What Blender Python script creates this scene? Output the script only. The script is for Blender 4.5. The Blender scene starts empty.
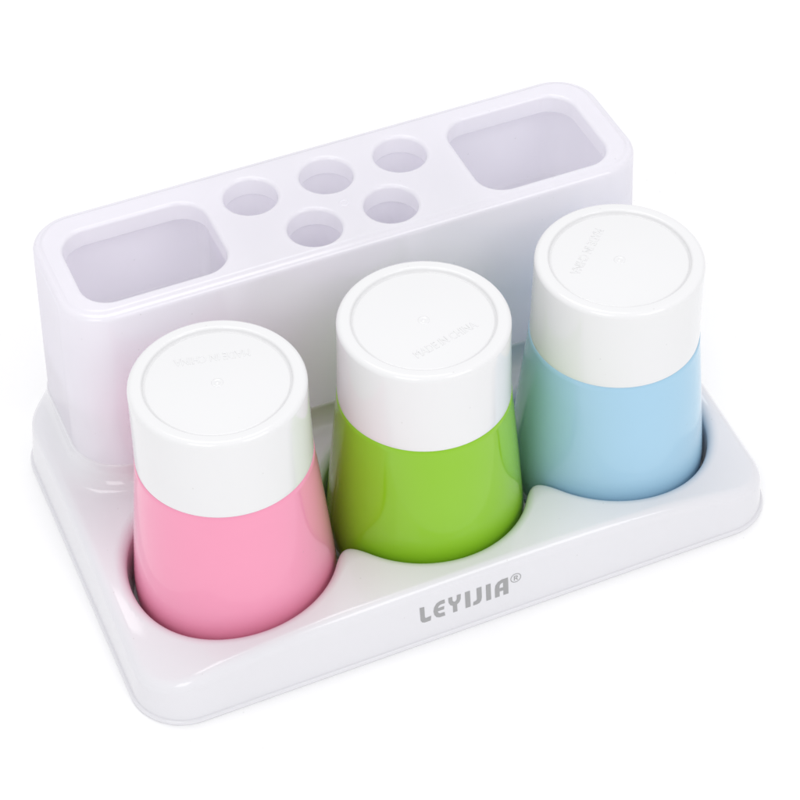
import bpy, math
import numpy as np
from mathutils import Vector, Matrix

S = 0.008                      # one modelling unit is 8 mm
scene = bpy.context.scene
COL = scene.collection

# ------------------------------------------------------------------ camera
cam_d = bpy.data.cameras.new('camera')
cam = bpy.data.objects.new('camera', cam_d)
COL.objects.link(cam)
Cc = Vector((-16.873, -59.335, 73.808))
rv = Vector((0.91596854, -0.40116744, -0.00814385))
uv_ = Vector((0.28914858, 0.6458567, 0.7065849))
bv = rv.cross(uv_)
cam.matrix_world = Matrix.Translation(Cc * S) @ Matrix((rv, uv_, bv)).transposed().to_4x4()
cam_d.sensor_width = 36.0
cam_d.lens = 2197.95 / 800 * 36
cam_d.shift_x = -13.59 / 800
cam_d.shift_y = -16.55 / 800
cam_d.clip_start = 0.01
cam_d.clip_end = 50
scene.camera = cam


# ------------------------------------------------------------------ materials
def plastic(name, col, rough=0.2, sss=0.0, rad=0.5, coat=0.0, mottled=0.012, bump=0.0, translucent=0.0):
    m = bpy.data.materials.new(name)
    m.use_nodes = True
    nt = m.node_tree
    b = nt.nodes['Principled BSDF']
    tc = nt.nodes.new('ShaderNodeTexCoord')
    n = nt.nodes.new('ShaderNodeTexNoise')
    n.inputs['Scale'].default_value = 22
    n.inputs['Detail'].default_value = 3
    nt.links.new(tc.outputs['Object'], n.inputs['Vector'])
    mx = nt.nodes.new('ShaderNodeMix')
    mx.data_type = 'RGBA'
    mx.inputs['A'].default_value = (*[max(0, c - mottled) for c in col], 1)
    mx.inputs['B'].default_value = (*[min(1, c + mottled) for c in col], 1)
    nt.links.new(n.outputs['Fac'], mx.inputs['Factor'])
    # sparse fine dust specks
    vo = nt.nodes.new('ShaderNodeTexVoronoi')
    vo.inputs['Scale'].default_value = 130
    nt.links.new(tc.outputs['Object'], vo.inputs['Vector'])
    ds = nt.nodes.new('ShaderNodeMapRange')
    ds.inputs['From Min'].default_value = 0.02
    ds.inputs['From Max'].default_value = 0.05
    ds.inputs['To Min'].default_value = 0.17
    ds.inputs['To Max'].default_value = 0.0
    nt.links.new(vo.outputs['Distance'], ds.inputs['Value'])
    mx2 = nt.nodes.new('ShaderNodeMix')
    mx2.data_type = 'RGBA'
    nt.links.new(ds.outputs['Result'], mx2.inputs['Factor'])
    nt.links.new(mx.outputs['Result'], mx2.inputs['A'])
    mx2.inputs['B'].default_value = (0.25, 0.24, 0.22, 1)
    mx = mx2
    nt.links.new(mx.outputs['Result'], b.inputs['Base Color'])
    rr = nt.nodes.new('ShaderNodeMapRange')
    rr.inputs['To Min'].default_value = rough * 0.85
    rr.inputs['To Max'].default_value = rough * 1.15
    nt.links.new(n.outputs['Fac'], rr.inputs['Value'])
    nt.links.new(rr.outputs['Result'], b.inputs['Roughness'])
    b.inputs['IOR'].default_value = 1.49
    if coat:
        b.inputs['Coat Weight'].default_value = coat
        b.inputs['Coat Roughness'].default_value = 0.04
    if sss:
        b.inputs['Subsurface Weight'].default_value = sss
        b.inputs['Subsurface Radius'].default_value = (1, 0.97, 1)
        b.inputs['Subsurface Scale'].default_value = rad * S
    if bump:
        n2 = nt.nodes.new('ShaderNodeTexNoise')
        n2.inputs['Scale'].default_value = 40
        n2.inputs['Detail'].default_value = 1
        nt.links.new(tc.outputs['Object'], n2.inputs['Vector'])
        bp = nt.nodes.new('ShaderNodeBump')
        bp.inputs['Strength'].default_value = bump
        bp.inputs['Distance'].default_value = 0.02 * S
        nt.links.new(n2.outputs['Fac'], bp.inputs['Height'])
        nt.links.new(bp.outputs['Normal'], b.inputs['Normal'])
    if translucent:            # thin white walls let some of the light through
        b.inputs['Specular IOR Level'].default_value = min(1.0, 0.5 / (1 - translucent))
        tr = nt.nodes.new('ShaderNodeBsdfTranslucent')
        nt.links.new(mx.outputs['Result'], tr.inputs['Color'])
        ms = nt.nodes.new('ShaderNodeMixShader')
        ms.inputs['Fac'].default_value = translucent
        nt.links.new(b.outputs['BSDF'], ms.inputs[1])
        nt.links.new(tr.outputs['BSDF'], ms.inputs[2])
        nt.links.new(ms.outputs['Shader'], nt.nodes['Material Output'].inputs['Surface'])
    return m


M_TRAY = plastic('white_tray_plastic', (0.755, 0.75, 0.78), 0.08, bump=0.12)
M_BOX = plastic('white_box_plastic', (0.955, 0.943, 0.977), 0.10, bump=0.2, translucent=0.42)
M_CUPW = plastic('white_cup_plastic', (0.80, 0.80, 0.805), 0.08)
M_PINK = plastic('pink_plastic', (0.88, 0.325, 0.48), 0.05)
M_GREEN = plastic('green_plastic', (0.27, 0.555, 0.02), 0.05)
M_BLUE = plastic('blue_plastic', (0.375, 0.605, 0.77), 0.05)
M_LOGO = plastic('grey_print', (0.34, 0.34, 0.345), 0.35, mottled=0.03)
M_GROUND = plastic('white_backdrop_paper', (0.965, 0.965, 0.965), 0.6, mottled=0.004)


# ------------------------------------------------------------------ objects
def link(name, me, parent=None, mat=None, loc=None):
    o = bpy.data.objects.new(name, me)
    COL.objects.link(o)
    if parent: o.parent = parent
    if mat: me.materials.append(mat)
    if loc is not None: o.location = [c * S for c in loc]
    return o


def thing(name, label, cat, loc=(0, 0, 0), group=None):
    o = bpy.data.objects.new(name, None)
    COL.objects.link(o)
    o.empty_display_size = 0.02
    o.location = [c * S for c in loc]
    o['label'] = label
    o['category'] = cat
    if group: o['group'] = group
    return o


# ------------------------------------------------------------------ implicit surfaces -> meshes
def rmax(a, b, r):             # intersection with a rounded edge of radius r
    return np.minimum(np.maximum(a, b), -r) + np.sqrt(np.maximum(a + r, 0) ** 2 + np.maximum(b + r, 0) ** 2)


def smin(a, b, k):             # blended union
    h = np.clip(0.5 + 0.5 * (b - a) / k, 0, 1)
    return b + (a - b) * h - k * h * (1 - h)


def rrect(x, y, x0, x1, y0, y1, r):
    qx = np.abs(x - (x0 + x1) / 2) - (x1 - x0) / 2 + r
    qy = np.abs(y - (y0 + y1) / 2) - (y1 - y0) / 2 + r
    return np.minimum(np.maximum(qx, qy), 0) + np.sqrt(np.maximum(qx, 0) ** 2 + np.maximum(qy, 0) ** 2) - r


def grad(f, P, e=0.01):
    g = np.empty_like(P)
    for k in range(3):
        a = P.copy(); a[:, k] += e
        b = P.copy(); b[:, k] -= e
        g[:, k] = (f(a[:, 0], a[:, 1], a[:, 2]) - f(b[:, 0], b[:, 1], b[:, 2])) / (2 * e)
    return g


def iso_mesh(name, f, lo, hi, h):
    lo = np.array(lo, float) + 0.0137
    n = np.ceil((np.array(hi) - lo) / h).astype(int) + 1
    ax = [lo[k] + h * np.arange(n[k]) for k in range(3)]
    V = f(ax[0][:, None, None], ax[1][None, :, None], ax[2][None, None, :])
    V = np.broadcast_to(V, n)
    ins = V < 0
    c = [ins[i:n[0] - 1 + i, j:n[1] - 1 + j, k:n[2] - 1 + k] for i in (0, 1) for j in (0, 1) for k in (0, 1)]
    tot = sum(a.astype(np.int8) for a in c)
    act = (tot > 0) & (tot < 8)
    idx = -np.ones(act.shape, int)
    cell = np.argwhere(act)
    idx[act] = np.arange(len(cell))
    acc = np.zeros((len(cell), 3)); cnt = np.zeros(len(cell))
    I = cell
    for k in range(3):
        o1, o2 = [q for q in range(3) if q != k]
        for a in (0, 1):
            for b in (0, 1):
                s = I.copy(); s[:, o1] += a; s[:, o2] += b
                t = s.copy(); t[:, k] += 1
                v0 = V[s[:, 0], s[:, 1], s[:, 2]]; v1 = V[t[:, 0], t[:, 1], t[:, 2]]
                m = (v0 < 0) != (v1 < 0)
                w = np.where(m, v0 / np.where(m, v0 - v1, 1), 0)
                p = s.astype(float); p[:, k] += w
                acc[m] += p[m]; cnt[m] += 1
    P = lo + h * acc / cnt[:, None]
    for _ in range(4):
        v = f(P[:, 0], P[:, 1], P[:, 2]); g = grad(f, P)
        st = -(v / np.maximum((g ** 2).sum(1), 0.05))[:, None] * g
        ln = np.linalg.norm(st, axis=1, keepdims=True)
        P = P + st * np.minimum(1, 0.5 * h / np.maximum(ln, 1e-9))
    faces = []
    for k in range(3):
        sl0 = [slice(None)] * 3; sl1 = [slice(None)] * 3
        sl0[k] = slice(0, -1); sl1[k] = slice(1, None)
        A = ins[tuple(sl0)]; B = ins[tuple(sl1)]
        e = np.argwhere(A != B)
        o1, o2 = [(1, 2), (2, 0), (0, 1)][k]
        e = e[(e[:, o1] > 0) & (e[:, o2] > 0) & (e[:, o1] < n[o1] - 1) & (e[:, o2] < n[o2] - 1)]
        def ci(d1, d2):
            q = e.copy(); q[:, o1] += d1; q[:, o2] += d2
            return idx[q[:, 0], q[:, 1], q[:, 2]]
        Q = np.stack([ci(-1, -1), ci(0, -1), ci(0, 0), ci(-1, 0)], 1)
        fl = ~A[e[:, 0], e[:, 1], e[:, 2]]
        Q[fl] = Q[fl][:, ::-1]
        faces.append(Q)
    F = np.concatenate(faces)
    F = F[(F >= 0).all(1)]
    N = grad(f, P)
    N /= np.maximum(np.linalg.norm(N, axis=1, keepdims=True), 1e-9)
    me = bpy.data.meshes.new(name)
    me.vertices.add(len(P)); me.vertices.foreach_set('co', (P * S).ravel())
    me.loops.add(F.size); me.loops.foreach_set('vertex_index', F.ravel())
    me.polygons.add(len(F)); me.polygons.foreach_set('loop_start', np.arange(0, F.size, 4))
    me.update(calc_edges=True)
    me.validate()
    me.polygons.foreach_set('use_smooth', np.ones(len(me.polygons), bool))
    if len(me.vertices) == len(N):
        me.normals_split_custom_set_from_vertices(N.tolist())
    return me


def sweep_mesh(name, prof, closed=True, seg=224):
    """surface of revolution about z from (radius, z) pairs"""
    a = np.linspace(0, 2 * math.pi, seg, endpoint=False)
    vs, fs, rings = [], [], []
    for r, z in prof:
        if r < 1e-6:
            rings.append([len(vs)]); vs.append((0, 0, z * S))
        else:
            rings.append(list(range(len(vs), len(vs) + seg)))
            vs += [(r * math.cos(t) * S, r * math.sin(t) * S, z * S) for t in a]
    for A, B in zip(rings[:-1], rings[1:]):
        for i in range(seg):
            j = (i + 1) % seg
            if len(A) == 1: fs.append((A[0], B[i], B[j]))
            elif len(B) == 1: fs.append((A[i], B[0], A[j]))
            else: fs.append((A[i], B[i], B[j], A[j]))
    me = bpy.data.meshes.new(name)
    me.from_pydata(vs, [], fs)
    me.polygons.foreach_set('use_smooth', [True] * len(fs))
    me.update()
    return me


def arc(cx, cz, r, a0, a1, n=8):
    return [(cx + r * math.cos(math.radians(a0 + (a1 - a0) * i / n)), cz + r * math.sin(math.radians(a0 + (a1 - a0) * i / n))) for i in range(n + 1)]


# ------------------------------------------------------------------ setting
gm = bpy.data.meshes.new('ground')
G = 3.0
gm.from_pydata([(-G, -G, 0), (G, -G, 0), (G, G, 0), (-G, G, 0)], [], [(0, 1, 2, 3)])
ground = link('ground', gm, None, M_GROUND)
ground['kind'] = 'structure'

# ------------------------------------------------------------------ the organiser
X0, X1, Y0, Y1 = -5.91, 23.64, -6.03, 12.65
ZT = 2.88
RC = 2.3
XM = (X0 + X1) / 2
BX0, BX1, BY0, BY1, HB, BD = -4.11, 22.48, 5.88, 13.04, 12.136, 0.378
BRC = 1.95
ZB = ZT + 0.85                 # where the box leaves the tray
ZF = 0.15                     # floor of the cup recesses
RREC = 4.385
CUPX = (0.0, 9.0, 18.0)
BACK_SHIFT = -0.05


def box_outline(x, y, z):
    k = np.clip((HB - z) / (HB - ZB), -0.2, 1.4) * BD
    return rrect(x, y, BX0, BX1, BY0, BY1 + BACK_SHIFT, BRC) - k


def recess_outline(x, y):
    d = [np.sqrt((x - c) ** 2 + (y - dy) ** 2) - RREC for c, dy in zip(CUPX, (-0.08, 0.02, -0.02))]
    return smin(smin(d[0], d[1], 1.4), d[2], 1.4)


def tray_top(x, y):
    u2 = ((x - XM) / 13.5) ** 2
    t = np.clip((3.5 - y) / 9.4, 0, 1)
    t = t * t * (3 - 2 * t)
    return ZT - 0.2 + t * (0.41 * (1 - 0.6 * u2) - 0.72 * u2 ** 2)


def tray_sdf(x, y, z):
    side = rrect(x, y, X0, X1, Y0, Y1, RC) + 0.11 * z
    body = rmax(side, z - tray_top(x, y), 0.42)
    step = rmax(box_outline(x, y, z) - 0.07, z - ZB, 0.12)
    body = np.maximum(smin(body, step, 1.0), 0.03 - z)
    rec = np.maximum(recess_outline(x, y) - 0.05 * (z - ZF), ZF - z)
    return rmax(body, -rec, 0.5)


holder = thing('toothbrush_holder', 'white plastic toothbrush holder, storage box behind a tray of three cup recesses', 'toothbrush holder')
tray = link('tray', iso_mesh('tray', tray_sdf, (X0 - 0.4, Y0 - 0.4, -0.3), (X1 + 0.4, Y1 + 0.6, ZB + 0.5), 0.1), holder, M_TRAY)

# thin flange round the foot of the tray
def flange():
    prof = [(-0.12, 0.02), (0.03, 0.02), (0.07, 0.05), (0.085, 0.10), (0.085, 0.16), (0.07, 0.21), (0.02, 0.25), (-0.14, 0.265)]
    pts = []
    for cx, cy, a0 in ((X1 - RC, Y0 + RC, -90), (X1 - RC, Y1 - RC, 0), (X0 + RC, Y1 - RC, 90), (X0 + RC, Y0 + RC, 180)):
        for i in range(25):
            a = math.radians(a0 + 90 * i / 24)
            pts.append((cx, cy, math.cos(a), math.sin(a)))
    vs = [((cx + (RC + o) * c) * S, (cy + (RC + o) * s) * S, z * S) for cx, cy, c, s in pts for o, z in prof]
    k, n = len(prof), len(pts)
    fs = [(i * k + j, ((i + 1) % n) * k + j, ((i + 1) % n) * k + j + 1, i * k + j + 1) for i in range(n) for j in range(k - 1)]
    me = bpy.data.meshes.new('base_rim')
    me.from_pydata(vs, [], fs)
    me.polygons.foreach_set('use_smooth', [True] * len(fs))
    me.update()
    return me


link('base_rim', flange(), holder, M_TRAY)

# storage box: an open shell with two dividers
WALL = 0.30
LOPEN = (-3.045, 3.371, 6.774, 11.571)
ROPEN = (14.957, 21.203, 6.591, 11.805)
HOLES = ((5.519, 10.702), (9.052, 10.68), (12.586, 10.702), (7.315, 7.665), (10.884, 7.721))


def box_sdf(x, y, z):
    o = box_outline(x, y, z)
    out = rmax(o, z - (HB - 0.11), 0.26)                            # wall with a rounded shoulder
    out = smin(out, rmax(o + 0.33, z - HB, 0.14), 0.12)             # raised top panel
    out = np.maximum(out, ZB - 0.25 - z)
    # toothpaste wells left and right, wider below the collar of each opening
    well = rmax(o + WALL + 0.03, np.minimum(x - 3.95, 14.3 - x), 0.5)
    well = rmax(well, np.maximum(HB - 5.7 - z, z - (HB - 0.95)), 0.12)  # unseen floor raised above the box base to brighten the wells
    added_tube = np.full(np.broadcast(x, y, z).shape, 9.0)
    hole = np.minimum(rrect(x, y, *LOPEN, 1.25), rrect(x, y, *ROPEN, 1.25))
    for hx, hy in HOLES:                                            # short sleeve added under each hole to brighten its inside
        d = np.sqrt((x - hx) ** 2 + (y - hy) ** 2)
        added_tube = np.minimum(added_tube, d - 1.45)
        hole = np.minimum(hole, d - 1.19)
    added_tube = rmax(added_tube, np.maximum(HB - 3.6 - z, z - (HB - 0.95)), 0.12)
    hole = np.maximum(hole + 0.03 * (HB - z), HB - 1.5 - z)
    cav = np.minimum(well, added_tube)
    return rmax(rmax(out, -hole, 0.17), -cav, 0.11)


lo = (BX0 - 0.9, BY0 - 0.9, ZB - 0.4)
hi = (BX1 + 0.9, BY1 + 0.9, HB + 0.3)
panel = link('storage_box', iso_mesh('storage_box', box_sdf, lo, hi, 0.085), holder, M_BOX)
mark_me = sweep_mesh('moulding_mark', [(0.12, -0.02), (0.14, 0.015), (0.18, 0.025), (0.22, 0.015), (0.24, -0.02)], seg=40)
mark_me.materials.append(M_BOX)
link('moulding_mark', mark_me, panel, None, (9.06, 8.62, HB))

# lettering on the front of the tray
GLY = {
    'L': ([(0, 1), (.42, .97), (.42, .33), (.5, .25), (1, .28), (.92, 0), (.36, 0), (.14, .06), (.02, .2)], []),
    'E': ([(1, 1), (.6, 1), (.3, .92), (.1, .74), (0, .5), (.06, .26), (.22, .08), (.48, 0), (.97, 0), (.93, .23), (.56, .23), (.42, .29), (.36, .41), (.9, .41), (.93, .6), (.37, .6), (.46, .71), (.62, .77), (1, .77)], []),
    'Y': ([(0, 1), (.32, 1), (.33, .76), (.4, .67), (.5, .64), (.6, .67), (.67, .76), (.68, 1), (1, 1), (.98, .7), (.86, .52), (.67, .43), (.67, 0), (.33, 0), (.33, .43), (.14, .52), (.02, .7)], []),
    'I': ([(0, 1), (1, 1), (1, 0), (0, 0)], []),
    'J': ([(.45, 1), (1, 1), (1, .34), (.9, .14), (.7, .03), (.45, 0), (0, 0), (.05, .22), (.3, .23), (.42, .28), (.45, .38)], []),
    'A': ([(0, 0), (.34, 0), (.34, .3), (.62, .3), (.62, 0), (1, 0), (1, 1), (.52, 1), (.24, .92), (.06, .76), (0, .55)], [(.34, .5), (.36, .66), (.44, .76), (.56, .79), (.62, .79), (.62, .5)]),
    'R': ([(0, 0), (.24, 0), (.24, .38), (.42, .38), (.7, 0), (1, 0), (.68, .42), (.9, .56), (.94, .76), (.82, .94), (.55, 1), (0, 1)], [(.24, .55), (.24, .83), (.54, .83), (.68, .77), (.7, .66), (.62, .57), (.5, .55)]),
}


def flat_fill(name, polys, res_v=0, extrude=0.0):
    cu = bpy.data.curves.new(name, 'CURVE')
    cu.dimensions = '2D'
    cu.fill_mode = 'BOTH'
    cu.extrude = extrude
    for p in polys:
        s = cu.splines.new('POLY')
        s.points.add(len(p) - 1)
        for q, (a, b) in zip(s.points, p): q.co = (a, b, 0, 1)
        s.use_cyclic_u = True
    return to_mesh(name, cu)


def to_mesh(name, cu):
    o = bpy.data.objects.new('temporary', cu)
    COL.objects.link(o)
    dg = bpy.context.evaluated_depsgraph_get()
    me = bpy.data.meshes.new_from_object(o.evaluated_get(dg))
    me.name = name
    bpy.data.objects.remove(o)
    bpy.data.curves.remove(cu)
    me.materials.clear()
    return me


polys = []
ZL, HL = 1.20, 0.93
for ch, lx, w in (('L', 6.21, .50), ('E', 6.82, .54), ('Y', 7.52, .58), ('I', 8.29, .235), ('J', 8.64, .42), ('I', 9.26, .225), ('A', 9.67, .63)):
    for p in GLY[ch]:
        if p: polys.append([(lx + w * a, ZL + HL * b) for a, b in p])
rcx, rcz = 10.66, 1.95
for r in (0.25, 0.215):
    polys.append([(rcx + r * math.cos(t * math.pi / 18), rcz + r * math.sin(t * math.pi / 18)) for t in range(36)])
for p in GLY['R']:
    polys.append([(rcx - .09 + .2 * a, rcz - .13 + .26 * b) for a, b in p])
lm = flat_fill('lettering', polys)
LV = np.array([v.co[:] for v in lm.vertices])
LP = np.stack([LV[:, 0], np.full(len(LV), Y0 + 0.2), LV[:, 1]], 1)
for _ in range(12):
    v = tray_sdf(LP[:, 0], LP[:, 1], LP[:, 2])
    LP[:, 1] += v - 0.008      # slide along y until just proud of the front face
    if np.abs(v - 0.008).max() < 1e-4: break
for v, p in zip(lm.vertices, LP): v.co = (p * S).tolist()
lm.update()
link('lettering', lm, tray, M_LOGO)

# ------------------------------------------------------------------ cups, standing upside down
H, HBAND = 12.776, 8.728
RM, RT, RI = 4.344, 3.565, 2.92
z0 = ZF + 0.012                # mouth of the cup on the recess floor
base_prof = ([(0, H - 0.16), (RI - 0.10, H - 0.16)] + [(RI - 0.06, H - 0.168), (RI - 0.015, H - 0.215), (RI + 0.03, H - 0.20), (RI + 0.05, H - 0.12)]
             + arc(RI + 0.16, H - 0.11, 0.11, 180, 90, 6)
             + [(RI + 0.30, H - 0.004)] + arc(RT - 0.245, H - 0.255, 0.25, 88, 3, 12)
             + [(RT + 0.012, H - 0.8), (RT + 0.03, H - 1.6), (3.630, HBAND + 0.9), (3.652, HBAND + 0.25), (3.657, HBAND + 0.02), (3.652, HBAND), (3.4, HBAND)])
base_prof = [(r, z - z0) for r, z in base_prof]
body_prof = [(3.4, HBAND - 0.002), (3.655, HBAND - 0.002), (3.672, HBAND - 0.015), (3.690, HBAND - 0.3)]
for i in range(1, 15):
    t = i / 14
    z = HBAND - 0.3 + (1.75 - HBAND + 0.3) * t
    body_prof.append((3.690 + (RM - 3.690) * (t ** 0.93), z))
body_prof += [(RM + 0.01, 1.3), (RM + 0.01, 0.8), (RM - 0.03, z0 + 0.05), (RM - 0.10, z0), (RM - 0.5, z0 + 0.02), (RM - 0.45, 2.0), (3.42, HBAND - 0.25), (3.4, HBAND - 0.002)]
body_prof = [(r, z - z0) for r, z in body_prof]
BASE = sweep_mesh('cup_base', base_prof)
BODY = sweep_mesh('cup_body', body_prof)
BASE.materials.append(M_CUPW)
SPRUE = sweep_mesh('moulding_mark', [(0, 0.02), (0.07, 0.02), (0.10, -0.008), (0.14, 0.012), (0.19, 0.03), (0.24, 0.012), (0.26, -0.02)], seg=48)
SPRUE.materials.append(M_CUPW)

tc = bpy.data.curves.new('embossed_text', 'FONT')
tc.body = 'MADE IN CHINA'
tc.size = 1.0
tc.align_x = 'CENTER'
tc.extrude = 0.014
tc.bevel_depth = 0.008
TXT = to_mesh('embossed_text', tc)
tv = np.array([v.co[:] for v in TXT.vertices])
wid = tv[:, 0].max() - tv[:, 0].min()
sc = 3.05 / wid
for v in TXT.vertices:
    v.co = (v.co.x * sc * S, v.co.y * sc * 1.35 * S, v.co.z * 0.8 * S)
TXT.update()
TXT.materials.append(M_CUPW)

GRP = 'two-tone cups upside down in the tray'
CUPS = ((0.145, 0.037, M_PINK, 168, 'pink and white plastic cup upside down in the recess nearest the viewer'),
        (9.013, -0.014, M_GREEN, 13.3, 'green and white plastic cup upside down in the middle recess'),
        (17.934, -0.010, M_BLUE, 223, 'light blue and white plastic cup upside down in the farthest recess'))
for i, (cx, cy, mat, ang, label) in enumerate(CUPS):
    c = thing('cup', label, 'cup', (cx, cy, z0), GRP)
    b = link('cup_base', BASE, c)
    me = BODY if i == 0 else BODY.copy()
    me.materials.clear()
    me.materials.append(mat)
    link('cup_body', me, c)
    dz = H - 0.16 - z0
    link('moulding_mark', SPRUE, b, None, (0, 0, dz))
    t = link('embossed_text', TXT, b)
    a = math.radians(ang)
    px, py = 1.62 * math.sin(a), -1.62 * math.cos(a)
    t.location = (px * S, py * S, (dz + 0.0) * S)
    t.rotation_euler = (0, 0, a)

# ------------------------------------------------------------------ light: bright white studio
w = bpy.data.worlds.new('World')
scene.world = w
w.use_nodes = True
bg = w.node_tree.nodes['Background']
bg.inputs['Color'].default_value = (0.985, 0.985, 1.0, 1)
bg.inputs['Strength'].default_value = 0.79


def softbox(name, pos, target, sx, sy, power, col=(1, 1, 1)):
    d = bpy.data.lights.new(name, 'AREA')
    d.shape = 'RECTANGLE'
    d.size, d.size_y = sx * S, sy * S
    d.energy = power
    d.color = col
    o = bpy.data.objects.new(name, d)
    COL.objects.link(o)
    o.location = [c * S for c in pos]
    dirv = Vector(target) - Vector(pos)
    o.rotation_euler = dirv.to_track_quat('-Z', 'Y').to_euler()
    return o


softbox('softbox_lamp', (-125, -130, 185), (9, 3, 3), 100, 100, 6.7)      # front left
softbox('softbox_lamp', (85, -165, 185), (9, 3, 3), 100, 100, 6.5)       # front right
softbox('softbox_lamp', (9, 60, 190), (9, 8, 3), 100, 70, 4.9)           # overhead

scene.view_settings.view_transform = 'Standard'
scene.view_settings.look = 'None'
scene.view_settings.exposure = 0
scene.view_settings.gamma = 1
scene.render.engine = 'CYCLES'
scene.cycles.max_bounces = 16
scene.cycles.diffuse_bounces = 12
scene.cycles.glossy_bounces = 6
